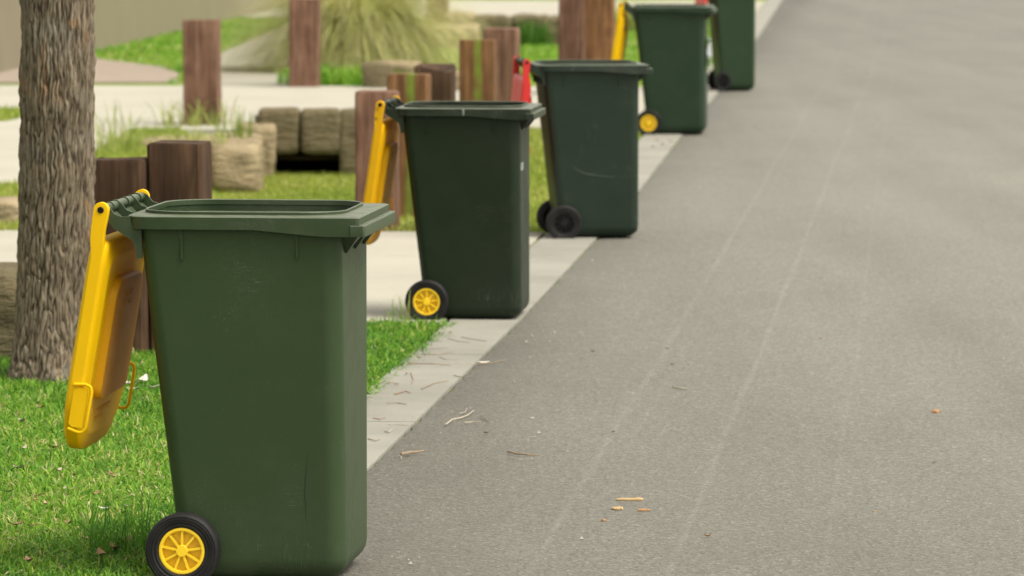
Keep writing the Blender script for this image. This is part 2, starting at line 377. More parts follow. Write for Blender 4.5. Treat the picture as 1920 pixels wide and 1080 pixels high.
# ---------------------------------------------------------------- blades
def blades(name, pts, L, W, seed, m, lean=.5, segs=2, tint=(.0, 1), tintf=None, clumpdir=None):
    rg = np.random.default_rng(seed); n = len(pts); P = np.asarray(pts, dtype=np.float64)
    ang = rg.uniform(0, 2*np.pi, n); l = L*rg.uniform(.45, 1.25, n); wd = W*rg.uniform(.6, 1.3, n)
    ln = lean*rg.uniform(.1, 1.6, n); face = ang+rg.uniform(-.9, .9, n)+np.pi/2
    dx, dy = np.cos(ang), np.sin(ang); wx, wy = np.cos(face), np.sin(face)
    lv = []
    for k in range(segs):
        t = k/segs; hor = l*ln*t*t; ver = l*t*(1-.25*ln*t)
        c = P+np.stack([dx*hor, dy*hor, ver], 1); ww = wd*(1-.35*t)*.5
        off = np.stack([wx*ww, wy*ww, 0*ww], 1); lv += [c-off, c+off]
    hor = l*ln; ver = l*np.maximum(.15, 1-.25*ln-.2*ln*ln)
    lv.append(P+np.stack([dx*hor, dy*hor, ver], 1))
    k = len(lv); V = np.stack(lv, 1).reshape(-1, 3)
    tri = []
    for s in range(segs-1): b = 2*s; tri += [[b, b+1, b+3], [b, b+3, b+2]]
    b = 2*(segs-1); tri.append([b, b+1, k-1])
    T = (np.array(tri)[None]+(np.arange(n)*k)[:, None, None]).reshape(-1, 3)
    me = bpy.data.meshes.new(name); me.vertices.add(len(V)); me.vertices.foreach_set('co', V.ravel())
    me.loops.add(T.size); me.loops.foreach_set('vertex_index', T.ravel().astype(np.int32))
    me.polygons.add(len(T)); me.polygons.foreach_set('loop_start', np.arange(0, T.size, 3, dtype=np.int32))
    me.update(); me.polygons.foreach_set('use_smooth', np.ones(len(T), bool))
    tv = rg.beta(2.2, 2.6, n) if tintf is None else tintf(P, rg)
    tv = np.clip(tint[0]+(tint[1]-tint[0])*tv, 0, 1)
    at = me.attributes.new('tint', 'FLOAT', 'POINT'); at.data.foreach_set('value', np.repeat(tv, k).astype(np.float32))
    me.materials.append(m); me.validate()
    return link(bpy.data.objects.new(name, me))
def lump(P, s, seed=0):
    """cheap smooth 2-D noise in numpy"""
    r = np.random.default_rng(seed); o = 0
    for i in range(6):
        a = r.uniform(0, 2*np.pi); f = s*r.uniform(.6, 1.8); o = o+np.sin((P[:, 0]*np.cos(a)+P[:, 1]*np.sin(a))*f+r.uniform(0, 6))
    return o/6
def scatter(n, x0, y0, x1, y1, keep, seed):
    rg = np.random.default_rng(seed); P = np.stack([rg.uniform(x0, x1, n), rg.uniform(y0, y1, n)], 1)
    m = keep(P); P = P[m]; return P
EA = lambda y: np.interp(y, EY, EXv)
def tf(P, rg):
    return np.clip(rg.beta(2.0, 2.6, len(P))+.30*lump(P, 3.2, 3)+.22*lump(P, 17, 4)-.02*(P[:, 1]-14)*(P[:, 1] < 20)+(rg.random(len(P)) > .955)*.5, 0, 1)
P = scatter(260000, -2.9, 10.6, .0, 19.12, lambda P: (P[:, 0] < EA(P[:, 1])-.300-.045*lump(P, 6, 2)-.05*lump(P, 33, 7)+.02*np.random.default_rng(2).normal(0, 1, len(P))) & (P[:, 0] > -.125*P[:, 1]-.25) & (lump(P, 30, 9)+.8*np.random.default_rng(1).random(len(P)) > -.25), 11)
tag(blades('lawn_grass', np.c_[P, np.zeros(len(P))], .050, .0056, 12, m_grass, 1.5, 3, tintf=tf), 'short bright green lawn on the near verge around tree and first bin', 'grass', kind='stuff')
print('near blades', len(P))
def keep2(P):
    x, y = P[:, 0], P[:, 1]
    return (x < EA(y)-.335-.06*lump(P, 7, 2)) & ((x > -3.1) | (y < 28.9)) & (x > -.13*y-.3)
P = scatter(190000, -4.2, 24.65, 1.3, 36.15, keep2, 21)
hz = np.array([dip(x, y) for x, y in P])
tag(blades('verge_grass', np.c_[P, hz], .06, .009, 22, m_grassy, .8, 2, tintf=tf), 'pale yellow green grass sloping down to the stone culvert', 'grass', kind='stuff')
def keep3(P):
    x, y = P[:, 0], P[:, 1]
    pt = [G(a_, b_) for a_, b_ in ((345, 150), (352, 130), (418, 100), (480, 72), (560, 40))]
    path = (y > 45) & (y < 71) & (x > np.interp(y, [p.y for p in pt], [p.x for p in pt])) & (x < -2.0)
    q = [G(a_, b_) for a_, b_ in ((0, 108), (185, 113), (300, 128), (335, 140))]
    pav = (x < -3.6) & (y < np.interp(x, [p.x for p in q], [p.y for p in q]))
    return (x < EA(y)-.34) & ~path & ~pav
P = scatter(110000, -11, 45.9, 4.2, 74, keep3, 31)
tag(blades('distant_grass', np.c_[P, np.zeros(len(P))], .07, .018, 32, m_grass, .7, 2, tint=(.15, 1.0), tintf=tf), 'blurred bright green grass between the far path and retaining wall', 'grass', kind='stuff')
P = scatter(3500, -6.0, 37.75, -4.25, 40.1, lambda P: P[:, 0] == P[:, 0], 41)
tag(blades('path_grass', np.c_[P, np.full(len(P), .0)], .06, .014, 42, m_grassy, .8, 2, tintf=tf), 'small grass patch set into the cream paving left of the tree', 'grass', kind='stuff')

def tuft(name, c, r, n, L, W, m, lean, seed, label, cat='weeds', group=None, tint=(0, 1), segs=4, hz=None):
    rg = np.random.default_rng(seed); a = rg.uniform(0, 2*np.pi, n); q = r*np.sqrt(rg.random(n))
    P = np.c_[q*np.cos(a), q*np.sin(a), np.zeros(n)]
    o = blades(name, P, L, W, seed+1, m, lean, segs, tint=tint); o.location = c
    return tag(o, label, cat, group)
tuft('grass_tuft', G(262, 1040), .17, 420, .15, .0035, m_grass, .65, 51, 'long dark green grass tuft against the back of the nearest bin', tint=(-.05, .55))
tuft('grass_tuft', G(745, 612), .07, 26, .15, .004, m_grass, .5, 53, 'thin weed tuft at the driveway corner by the second bin wheel', tint=(.4, 1))
tuft('grass_tuft', G(800, 618), .12, 70, .05, .004, m_grass, .8, 54, 'low weed tuft on the lawn edge under the second bin', tint=(.1, .8))
tuft('weed_clump', G(370, 238), .34, 150, .26, .010, m_tuft, .7, 55, 'yellow green weeds round the foot of the tall post on the paving', tint=(.5, 1))
tuft('weed_clump', G(228, 290), .2, 45, .40, .010, m_tuft, .45, 56, 'tall thin weeds right beside the tree trunk above the low posts', tint=(.4, 1))
tuft('weed_clump', G(305, 275), .50, 420, .15, .009, m_tuft, .9, 57, 'low spreading weeds behind the short dark post', tint=(.5, 1))
tuft('weed_clump', G(440, 262), .16, 50, .28, .010, m_tuft, .5, 58, 'sparse weeds growing over the pale sandstone block', tint=(.1, .8))
tuft('weed_clump', G(12, 660), .13, 130, .20, .008, m_grass, .7, 59, 'dark green weed squeezed between the stone and the tree trunk', tint=(-.1, .4))
tuft('weed_clump', G(742, 432), .12, 90, .07, .006, m_tuft, .7, 61, 'dry grass round the foot of the post behind the second bin', tint=(.4, 1))
tuft('weed_clump', G(620, 160), .55, 900, .22, .014, m_grass, .7, 60, 'green grass at the foot of the fountain grass by the square post', tint=(.2, .9))
# arching fountain grasses
def fountain(c, r, n, L, seed, label, lean=1.0, tint=(0, 1)):
    rg = np.random.default_rng(seed); V = []; F = []; T = []
    for i in range(n):
        a = rg.uniform(0, 2*np.pi); q = r*math.sqrt(rg.random()); l = L*rg.uniform(.55, 1.15); out = lean*rg.uniform(.25, 1.25)
        px, py = q*math.cos(a), q*math.sin(a); a2 = a+rg.uniform(-.5, .5); w = rg.uniform(.003, .006); K = 9; b = len(V)
        t0 = tint[0]+(tint[1]-tint[0])*rg.beta(2, 2)
        el = R(rg.uniform(58, 90)) if rg.random() < .68 else R(rg.uniform(25, 60)); bend = rg.uniform(.9, 2.4)*lean; x, y, h = px, py, 0.0
        for k in range(K+1):
            t = k/K
            if k: e_ = el-bend*(t**1.3); x += math.cos(a2)*math.cos(e_)*l/K; y += math.sin(a2)*math.cos(e_)*l/K; h = max(.01, h+math.sin(e_)*l/K)
            s = w*(1-t*.8); V += [(x-math.sin(a2)*s, y+math.cos(a2)*s, h), (x+math.sin(a2)*s, y-math.cos(a2)*s, h)]
            T += [min(1, max(0, t0+.35*t-.1))]*2
            if k: F.append((b+2*k-2, b+2*k-1, b+2*k+1, b+2*k))
    me = bpy.data.meshes.new('fountain_grass'); me.from_pydata(V, [], F); me.update()
    me.attributes.new('tint', 'FLOAT', 'POINT').data.foreach_set('value', T); me.materials.append(m_pamp)
    o = link(bpy.data.objects.new('fountain_grass', me)); o.location = c
    return tag(o, label, 'ornamental grass')
fountain(G(662, 134), .24, 13000, 1.72, 71, 'big arching fountain grass with pale straw tips behind the square post', tint=(.1, 1))
fountain(G(-25, 108), .2, 2500, 1.2, 72, 'pale fountain grass against the wall at the left edge', tint=(.3, 1))
fountain(G(1180, 60), .15, 700, .8, 73, 'small distant grass clump behind the fourth bin', tint=(0, .6))

# ---------------------------------------------------------------- stones
def rock(name, size, loc, m, seed, label=None, cat='stone block', group=None, rz=0, amp=.05, cuts=12, parent=None, sharp=.8):
    bm = bmesh.new(); bmesh.ops.create_cube(bm, size=1)
    bmesh.ops.subdivide_edges(bm, edges=bm.edges[:], cuts=cuts, use_grid_fill=True)
    off = Vector((seed*7.3, seed*1.9, seed*4.1))
    for v in bm.verts:
        p = v.co*2; q = Vector([math.copysign(abs(c)**1, c) for c in p])
        ln = (abs(p.x)**8+abs(p.y)**8+abs(p.z)**8)**(1/8); q = p/ln if ln > 0 else p
        q = p.lerp(q, sharp)
        w_ = Vector((q.x*size[0]/2, q.y*size[1]/2, q.z*size[2]/2))
        d = noise.noise(w_*2.2+off)*amp+noise.noise(w_*6+off)*amp*.5+noise.noise(w_*16+off)*amp*.22
        v.co = w_+q.normalized()*d
    me = bpy.data.meshes.new(name); bm.to_mesh(me); bm.free(); me.materials.append(m)
    me.polygons.foreach_set('use_smooth', [True]*len(me.polygons)); me.set_sharp_from_angle(angle=R(40))
    o = link(bpy.data.objects.new(name, me), parent); o.location = (loc[0], loc[1], loc[2]+size[2]/2); o.rotation_euler = (0, 0, rz)
    if label: tag(o, label, cat, group)
    return o
gs = 'sandstone blocks of the culvert'
def XZ(px, y, h=0): # x at a given depth for a pixel column
    return (px-960)/FPX*y
Yh = 36.15
rock('sandstone_block', (.350, .42, .385), (XZ(524, Yh), Yh, -.185), m_sandd, 1, 'square mossy block over the left half of the dark culvert opening', group=gs, amp=.022, sharp=1.0)
rock('sandstone_block', (.345, .42, .385), (XZ(602, Yh), Yh-.02, -.185), m_sandd, 2, 'square mossy block over the right half of the dark culvert opening', group=gs, amp=.022, sharp=1.0)
rock('sandstone_block', (.30, .45, .62), (XZ(672, Yh), Yh, -.44), m_sandd, 3, 'upright block closing the right side of the culvert opening', group=gs, amp=.04)
rock('sandstone_block', (.30, .6, .50), (XZ(478, 35.9), 36.0, -.42), m_sand, 4, 'rough pale block left of the culvert opening', group=gs, rz=.1, amp=.05)
rock('sandstone_block', (.40, 1.9, .40), (XZ(436, 34.3), 34.6, -.37), m_sand, 5, 'large rough pale block right beside the short dark post', group=gs, rz=.06, amp=.05)
rock('sandstone_block', (.50, 1.2, .36), (XZ(325, 33.2), 33.9, -.30), m_sand, 6, 'low pale block mostly hidden behind the short dark post', group=gs, amp=.06)
# culvert: timber lintel and dark pipe box behind the blocks
cu = empty('culvert_opening', (XZ(570, Yh), Yh+.1, -.4)); tag(cu, 'dark culvert mouth with a timber beam under the two square blocks', 'culvert')
MB().box((-.36, -.06, .165), (.34, .06, .195)).build('lintel_beam', m_dark, cu)
MB().box((-.42, .14, .24), (.42, .24, .52)).build('head_wall', m_sandd, cu)
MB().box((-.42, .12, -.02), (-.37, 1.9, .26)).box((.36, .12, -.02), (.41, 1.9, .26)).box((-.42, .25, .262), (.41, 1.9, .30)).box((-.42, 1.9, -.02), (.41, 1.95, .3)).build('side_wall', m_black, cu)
rock('sandstone_block', (.75, .5, .40), (-2.27, 17.75, -.05), m_sandd, 7, 'grey sandstone block at the left edge beside the tree trunk', rz=.1, amp=.07)
rock('sandstone_kerb', (.9, .35, .17), (-3.3, 25.4, -.03), m_sand, 8, 'low reddish sandstone kerb across the driveway left of the tree', 'stone kerb', amp=.04)
rock('sandstone_block', (.30, .35, .26), (XZ(706, 44.6), 44.9, 0), m_sandd, 9, 'small grey block on the grass beneath the fountain grass', amp=.03)
rock('flat_rock', (.55, .5, .16), (XZ(740, 47.5), 48, 0), m_sand, 10, 'flat pale rock under the right side of the fountain grass', 'rock', amp=.06)
rock('boulder', (.85, .7, .36), (XZ(835, 57), 57.5, -.05), m_sand, 11, 'pale weathered boulder right of the fountain grass', 'rock', amp=.13)
rock('boulder', (.5, .6, .25), (XZ(895, 44), 44.3, -.05), m_sand, 17, 'half hidden pale rock between the brown post and the mossy post', 'rock', amp=.08)
for i, (x, wd_, c) in enumerate([(865, .40, m_sand), (925, .5, m_sandd), (992, .48, m_sandd), (1052, .45, m_sandd)]):
    rock('sandstone_block', (wd_, .5, .42), (XZ(x, 59.5), 59.5, -.02), c, 12+i,
         ['orange tinged block at the left end of the far rough stone row', 'second block from the left in the far rough stone row', 'third block from the left in the far rough stone row', 'block of the far stone row beside the tall faded post'][i], group='far row of rough sandstone blocks', amp=.08)
tuft('weed_clump', (XZ(1000, 59.2), 59.1, 0), .25, 260, .38, .012, m_grass, .6, 63, 'dark green weeds growing against the far row of stones', tint=(-.1, .35))

# ---------------------------------------------------------------- posts
def post(px, basepx, wd_, h, m, seed, label, rz=-.1, top=.012, chip=0, dep=None):
    g = G(px, basepx); dep = dep or wd_*.92
    rr = random.Random(seed); mb = MB(); rings = []
    hw, hd = wd_/2, dep/2; c = .012
    zs = [-.15, 0, .2, .4, .6, .8, 1.0]
    def ring(s, z, e):
        pts = []
        for sx, sy in ((-1, -1), (1, -1), (1, 1), (-1, 1)):
            k = c+e
            a = (sx*(hw-k), sy*(hd)); b = (sx*hw, sy*(hd-k))
            pts += ([a, b] if sx*sy > 0 else [b, a]) if True else []
        return [(x*s+e*0, y*s, z) for x, y in pts]
    # order corners anticlockwise
    def ring2(s, z, jit=0):
        k = c
        pts = [(-hw+k, -hd), (hw-k, -hd), (hw, -hd+k), (hw, hd-k), (hw-k, hd), (-hw+k, hd), (-hw, hd-k), (-hw, -hd+k)]
        return [(x*s+rr.uniform(-jit, jit), y*s+rr.uniform(-jit, jit), z) for x, y in pts]
    for i in range(9): rings.append(ring2(1+rr.uniform(-.006, .006), -.15+(h+.15-top)*i/8, .0015))
    r = ring2(.955, h); r = [(x, y, z+rr.uniform(-.006, .004)) for x, y, z in r]
    if chip: r = [(x, y, z-(chip if x > hw*.5 and y < 0 else 0)) for x, y, z in r]; rings[-1] = [(x, y, z-(chip if x > hw*.5 and y < 0 else 0)) for x, y, z in rings[-1]]
    rings.append(r)
    o = mb.loft(rings).build('timber_post', m, ang=30); o.location = g; o.rotation_euler = (rr.uniform(-.01, .01), rr.uniform(-.012, .012), rz)
    return tag(o, label, 'post', 'square timber posts along the verge')
post(233, 666, .215, .80, t_dark[0], 1, 'short dark brown post right behind the hanging yellow lid of the nearest bin', rz=-.14, dep=.22)
post(341, 664, .225, .868, t_dark[1], 2, 'short dark brown post directly behind the nearest bin, one edge cracked', rz=-.14, dep=.22)
post(380, 236, .285, .89, t_pink[0], 3, 'tall faded red post standing alone on the paving right of the tree')
post(571, 165, .29, .915, t_pink[1], 4, 'faded red post in front of the big fountain grass')
post(708, 434, .228, .79, t_pink[2], 5, 'faded red post behind the yellow lid of the second bin')
post(765, 408, .24, .845, t_brn[0], 6, 'brown post with one green streak just behind the second bin rim')
post(817, 345, .25, .79, t_dark[0], 7, 'dark brown post with a broken top corner behind the second bin', chip=.05)
post(897, 318, .24, .905, t_brn[1], 8, 'tall brown post with wide mossy green streak behind the second bin')
post(940, 300, .245, .955, t_pink[0], 9, 'tall faded post between the mossy post and the red lid')
post(821, 46, .32, 1.0, t_pink[1], 10, 'far faded red post at the top edge above the pale boulder')
post(1071, 178, .245, 1.10, t_pink[2], 11, 'tall faded post rising behind the third bin, left of a browner one')
post(1126, 182, .28, 1.10, t_brn[2], 12, 'wide warm brown post behind the third bin beside a yellow lid')

# ---------------------------------------------------------------- retaining wall
a, b = G(180, 97), G(480, 27); d = (b-a).normalized(); a2 = a-d*12; b2 = b+d*6; nrm = Vector((-d.y, d.x, 0))*.22
mb = MB().loft([[(a2.x, a2.y, -.3), (b2.x, b2.y, -.3), (b2.x, b2.y, 1.5), (a2.x, a2.y, 1.5)], [(a2.x+nrm.x, a2.y+nrm.y, -.3), (b2.x+nrm.x, b2.y+nrm.y, -.3), (b2.x+nrm.x, b2.y+nrm.y, 1.5), (a2.x+nrm.x, a2.y+nrm.y, 1.5)]])
wl = mb.build('retaining_wall', m_wall, smooth=False); tag(wl, 'plain taupe rendered wall above the grass strip at top left', 'wall')
cp = MB(); n2 = nrm*1.25; q0 = a2-nrm*.12; q1 = b2-nrm*.12
cp.loft([[(q0.x, q0.y, 1.502), (q1.x, q1.y, 1.502), (q1.x, q1.y, 1.56), (q0.x, q0.y, 1.56)], [(q0.x+n2.x, q0.y+n2.y, 1.502), (q1.x+n2.x, q1.y+n2.y, 1.502), (q1.x+n2.x, q1.y+n2.y, 1.56), (q0.x+n2.x, q0.y+n2.y, 1.56)]])
cp.build('coping', m_wall, wl, smooth=False)

# ---------------------------------------------------------------- tree
def tree():
    base = G(103, 716); t = empty('street_tree', base); tag(t, 'thick street tree trunk with grey brown stringy bark beside the nearest bin', 'tree')
    NA, NZ = 300, 900; H = 4.6; z0 = -.1
    th = np.linspace(0, 2*np.pi, NA, endpoint=False); vs = []; bk = []
    rg = np.random.default_rng(4)
    # layered ridges: stretched cellular strips
    cells = []
    for z_i in range(NZ):
        z = z0+(H-z0)*(z_i/(NZ-1))**1.25
        fl = .045*math.exp(-max(z, 0)/.16)+.010*math.exp(-max(z, 0)/.6)
        cx = .017*z-.012*max(0, .5-z); cy = .01*math.sin(z*2+1)
        for a_ in th:
            r = .1405-.006*z/1.5+fl*(1+.35*math.sin(3*a_+1)+.25*math.sin(5*a_+2))
            x_, y_ = math.cos(a_)*r, math.sin(a_)*r
            p = Vector((x_*84, y_*84, z*7.0)); wv = noise.noise(Vector((x_*10, y_*10, z*5)))*.8+noise.noise(Vector((x_*30, y_*30, z*22)))*.7
            p.x += wv; p.y += wv*.6
            n1 = 1-abs(noise.noise(p))*2.1; p2 = Vector((x_*150+5, y_*150, z*26+wv)); n2_ = noise.noise(p2)
            n3 = noise.noise(Vector((x_*14, y_*14, z*5+9)))
            d_ = (1-n1)*.0085+n2_*.0045+n3*.005
            r2 = r+d_-.004
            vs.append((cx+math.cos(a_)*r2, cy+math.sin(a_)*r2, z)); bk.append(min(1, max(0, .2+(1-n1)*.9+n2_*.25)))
    fs = [(j*NA+i, j*NA+(i+1) % NA, (j+1)*NA+(i+1) % NA, (j+1)*NA+i) for j in range(NZ-1) for i in range(NA)]
    me = bpy.data.meshes.new('trunk'); me.from_pydata(vs, [], fs); me.update()
    me.polygons.foreach_set('use_smooth', [True]*len(fs))
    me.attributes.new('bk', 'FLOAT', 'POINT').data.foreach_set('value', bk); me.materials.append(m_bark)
    link(bpy.data.objects.new('trunk', me), t)
    rr = random.Random(8); mb = MB(); tips = []
    for i in range(7):
        a_ = i*2.4+rr.uniform(-.3, .3); st = Vector((0, 0, 3.6+i*.16)); L_ = rr.uniform(1.6, 2.4); pts = [st]
        for k in range(1, 7):
            q = k/6; pts.append(st+Vector((math.cos(a_+q*.3)*L_*q*.75, math.sin(a_+q*.3)*L_*q*.75, L_*q*.9-.1*q*q)))
        mb.tube(pts, [.07-.009*k for k in range(7)], 8); tips += pts[3:]
    mb.build('limb', flat('limb bark', (.2, .16, .11), .9), t)
    rg = np.random.default_rng(9); n = 9000; C = np.array([tuple(p) for p in tips]); c = C[rg.integers(0, len(C), n)]+rg.normal(0, .32, (n, 3))
    V = np.zeros((n, 4, 3)); a_ = rg.uniform(0, 6.28, n); l = rg.uniform(.05, .1, n); w_ = l*.28
    d1 = np.c_[np.cos(a_), np.sin(a_), rg.uniform(-1.2, .2, n)]; d1 /= np.linalg.norm(d1, axis=1)[:, None]
    s1 = np.c_[-np.sin(a_), np.cos(a_), rg.uniform(-.4, .4, n)]
    V[:, 0] = c; V[:, 1] = c+d1*l[:, None]*.5+s1*w_[:, None]; V[:, 2] = c+d1*l[:, None]; V[:, 3] = c+d1*l[:, None]*.5-s1*w_[:, None]
    me = bpy.data.meshes.new('crown'); me.from_pydata(V.reshape(-1, 3).tolist(), [], (np.arange(n*4).reshape(-1, 4)).tolist()); me.update()
    me.attributes.new('tint', 'FLOAT', 'POINT').data.foreach_set('value', np.repeat(rg.random(n), 4)); me.materials.append(m_leafg)
    link(bpy.data.objects.new('crown', me), t)
tree()

# ---------------------------------------------------------------- wheelie bin
def rrect(x0, x1, hw, rb, rf, k=14, side=14):
    """anticlockwise rounded rectangle in plan; rb = back corner radius, rf = front corner radius"""
    p = []
    def arc(cx, cy, r, a0):
        for i in range(k+1):
            a = a0+math.pi/2*i/k; p.append((cx+r*math.cos(a), cy+r*math.sin(a)))
    # near side (y=-hw) from back to front
    for i in range(1, side): p.append((x0+rb+(x1-rf-x0-rb)*i/side, -hw))
    arc(x1-rf, -hw+rf, rf, -math.pi/2)
    for i in range(1, side//2): p.append((x1, -hw+rf+(2*hw-2*rf)*i/(side//2)))
    arc(x1-rf, hw-rf, rf, 0)
    for i in range(1, side): p.append((x1-rf-(x1-rf-x0-rb)*i/side, hw))
    arc(x0+rb, hw-rb, rb, math.pi/2)
    for i in range(1, side//2): p.append((x0, hw-rb-(2*hw-2*rb)*i/(side//2)))
    arc(x0+rb, -hw+rb, rb, math.pi)
    return p
def lathe_y(mb, prof, n=48, closed=True, cap0=True):
    """profile (r, y) spun round the Y axis"""
    rings = [[(r*math.cos(2*math.pi*i/n), y, r*math.sin(2*math.pi*i/n)) for i in range(n)] for r, y in prof]
    return mb.loft(rings, closed=closed, cap0=cap0 and not closed, cap1=not closed)

def wheel(parent, side, m_hub, sx):
    s = side
    tyre = [(.062, .0), (.066, .004), (.070, .0045), (.0715, .0025), (.074, .0025), (.0755, .0048), (.079, .0055), (.080, .0038), (.0825, .0038), (.0835, .0056), (.087, .0056),
            (.088, .004), (.090, .004), (.0915, .0052), (.095, .0035), (.0985, .0), (.100, -.006), (.1002, -.022), (.099, -.038), (.094, -.044), (.075, -.046), (.062, -.045)]
    o = lathe_y(MB(), [(r, s*(.283+y)) for r, y in tyre], 64).build('wheel', m_rub, parent, ang=50)
    o.location = (0, 0, .1); o.rotation_euler = (0, 0, 0); o.scale = (1/sx, 1, 1)
    h = MB()
    prof = [(.0622, -.002), (.0615, .0015), (.0575, .0025), (.0535, .0015), (.0520, -.016), (.050, -.0185), (.020, -.018), (.016, -.016), (.0158, .0005), (.0145, .0022), (.0001, .0024)]
    lathe_y(h, [(r, s*(.283+y)) for r, y in prof], 64, closed=False, cap0=False)
    for k in range(9):
        a = 2*math.pi*(k+.22)/9; c, sn = math.cos(a), math.sin(a); w_ = .0031
        y0, y1 = s*(.283-.0185), s*(.283-.0008)
        q = []
        for rr_, yy in ((.014, y0), (.0555, y0), (.0555, y1), (.014, y1)):
            q.append([(rr_*c-sn*w_, yy, rr_*sn+c*w_), (rr_*c+sn*w_, yy, rr_*sn-c*w_)])
        V = [x for p in q for x in p]
        h.add(V, [(0, 2, 4, 6), (1, 7, 5, 3), (0, 1, 3, 2), (2, 3, 5, 4), (4, 5, 7, 6), (6, 7, 1, 0)])
    o2 = h.build('rim', m_hub, o, ang=30)
    if m_hub is m_wheelyel:
        o2.data.materials.append(m_disc)
        for f in o2.data.polygons:
            if abs(f.center.y) < .2665: f.material_index = 1
    return o

def make_bin(i, label, m_lid, m_lid_in, m_hub, lean=9.8, sx=1, group='green wheelie bins lined up at the kerb', detail=True):
    g = m_green[i]; rg_ = m_rimg[i]
    root = empty('wheelie_bin', (0, 0, 0)); tag(root, label, 'bin', group)
    # ---- body
    mb = MB(); rings = []
    def xb(z): return -.010-.114*z
    def bodyr(z, ins=0, k=1): return [(x, y, z) for x, y in rrect(xb(z)+ins, .430-.004*z-ins, .233+.036*z-ins, max(.004, .045-ins*.3), max(.004, .050-ins*.25))]
    # near the floor the rear of the body is cut in to clear the axle
    for z, ins in ((.0160, .072),)+tuple((.016+.060*(1-math.cos(R(q))), .060*(1-math.sin(R(q)))) for q in (8, 18, 28, 38, 48, 58, 68, 79, 90))+( (.12, 0), (.3, 0), (.5, 0), (.7, 0), (.88, 0), (.956, 0)):
        rings.append(bodyr(z, ins))
    for z, ins in ((.955, .006), (.7, .006), (.3, .006), (.075, .008), (.065, .02)): rings.append(bodyr(z, ins))
    mb.loft(rings)
    body = mb.build('body', g, root, ang=32)
    # side ribs under the rim, thin
    rb = MB()
    for s in (-1, 1):
        for x, zl in ((.003, .872), (.312, .878)):
            hw0 = .233+.036*.9
            rb = MB().prism([(x-.009, .958), (x-.009, .932), (x-.003, .922), (x-.003, zl), (x+.0026, zl), (x+.0026, .958)], 'y', s*(hw0-.004), s*(hw0+.0055))
            rb.build('rib', g, root, ang=30)
    # ---- rim: flange, raised lip
    def fl_bot(x): return .9525-.0165*min(1, max(0, (x-.20)/.18))
    P0 = rrect(xb(.945)-.001, .4265, .268, .045, .048); P1 = rrect(-.150, .480, .290, .075, .010)
    P1i = rrect(-.144, .474, .284, .07, .008)
    P2 = rrect(-.136, .464, .276, .065, .012); P2b = rrect(-.124, .432, .256, .135, .120); P3 = rrect(-.121, .428, .253, .132, .117); P4 = rrect(-.119, .426, .251, .13, .115)
    P5 = rrect(-.1155, .4225, .2475, .127, .112)
    rings = [[(x, y, .9565) for x, y in P0], [(x, y, fl_bot(x)+.006) for x, y in P1i], [(x, y, fl_bot(x)) for x, y in P1i], [(x, y, fl_bot(x)) for x, y in P1],
             [(x, y, .9845) for x, y in P1], [(x, y, .9872) for x, y in P1i], [(x, y, .9880) for x, y in P2], [(x, y, .9885) for x, y in P2b],
             [(x, y, .9895) for x, y in P3], [(x, y, .9965) for x, y in P3], [(x, y, .9985) for x, y in P4], [(x, y, .9965) for x, y in P5],
             [(x, y, .984) for x, y in rrect(-.115, .422, .247, .127, .112)], [(x, y, .9825) for x, y in rrect(-.117, .424, .249, .127, .112)], [(x, y, .966) for x, y in rrect(-.117, .424, .249, .125, .11)], [(x, y, .9650) for x, y in rrect(-.114, .421, .2465, .12, .105)], [(x, y, .953) for x, y in rrect(-.108, .414, .250, .06, .06)]]
    mb = MB().loft(rings, closed=True)
    # lower step along the front grip
    zt, zb = .9635, .9365
    pl = [(.458, -.2935), (.4915, -.2935), (.4965, -.289), (.4965, .289), (.4915, .2935), (.458, .2935), (.458, .2915), (.4805, .2915), (.4805, -.2915), (.458, -.2915)]
    mb.loft([[(x, y, zb) for x, y in pl], [(x, y, zt) for x, y in pl], [(x-.0015, y*.998, zt+.003) for x, y in pl]])
    rim = mb.build('rim', rg_, root, ang=28)
    rim.data.materials.append(m_worn)
    for f in rim.data.polygons:
        z = f.center.z
        if .985 < z < .9871 or .9970 < z < .9982 or (.9635 < z < .9655 and f.center.x > .47): f.material_index = 1
    # triangular webs under the front grip
    mb = MB()
    for yy in (-.175, -.01, .155):   # cupped triangular stiffeners
        mb.add([(.424, yy-.062, .944), (.476, yy-.052, .944), (.424, yy, .888), (.476, yy+.052, .944), (.424, yy+.062, .944), (.430, yy, .884)], [(0, 1, 5), (1, 3, 5), (3, 4, 5), (0, 5, 2), (5, 4, 2), (0, 4, 3, 1)])
    mb.build('grip_web', m_black if False else g, root, ang=20)
    # ---- hinge: bar, collars, webs
    px_, pz_ = -.211, 1.002
    mb = MB()
    mb.tube([(px_, -.262, pz_), (px_, .262, pz_)], .0130, 20)
    lug = [(px_+.004, pz_+.0125), (px_+.018, pz_+.006), (px_+.032, pz_-.012), (px_+.050, .9835), (-.138, .9835), (-.128, .950), (-.107, .950), (-.104, .874), (-.119, .872), (-.1225, .898), (-.131, .920), (-.155, .936), (-.182, .953), (px_+.012, .972), (px_-.002, .985), (px_-.011, .994), (px_-.012, 1.004), (px_-.006, 1.012)]
    skin = [(-.125, .915), (-.133, .922), (-.155, .937), (-.182, .954), (px_+.013, .973), (px_, .986), (px_+.002, .990), (px_+.016, .977), (-.181, .9575), (-.154, .9405), (-.131, .926)]
    mb.prism(skin, 'y', -.256, .256)
    for s, t_ in ((-.262, .007), (.262, .007), (-.1, .005), (.1, .005)):
        mb.prism(lug, 'y', s-t_/2, s+t_/2)
    for yy in (-.18, -.1, .02, .1, .19):
        mb.tube([(px_, yy-.003, pz_), (px_, yy+.003, pz_)], .0160, 20)
    mb.build('hinge_bar', rg_, root, ang=30)
    # axle
    MB().tube([(0, -.245, .1), (0, .245, .1)], .010, 14).build('axle', m_black, root)
    for s in (-1, 1): wheel(root, s, m_hub, sx)
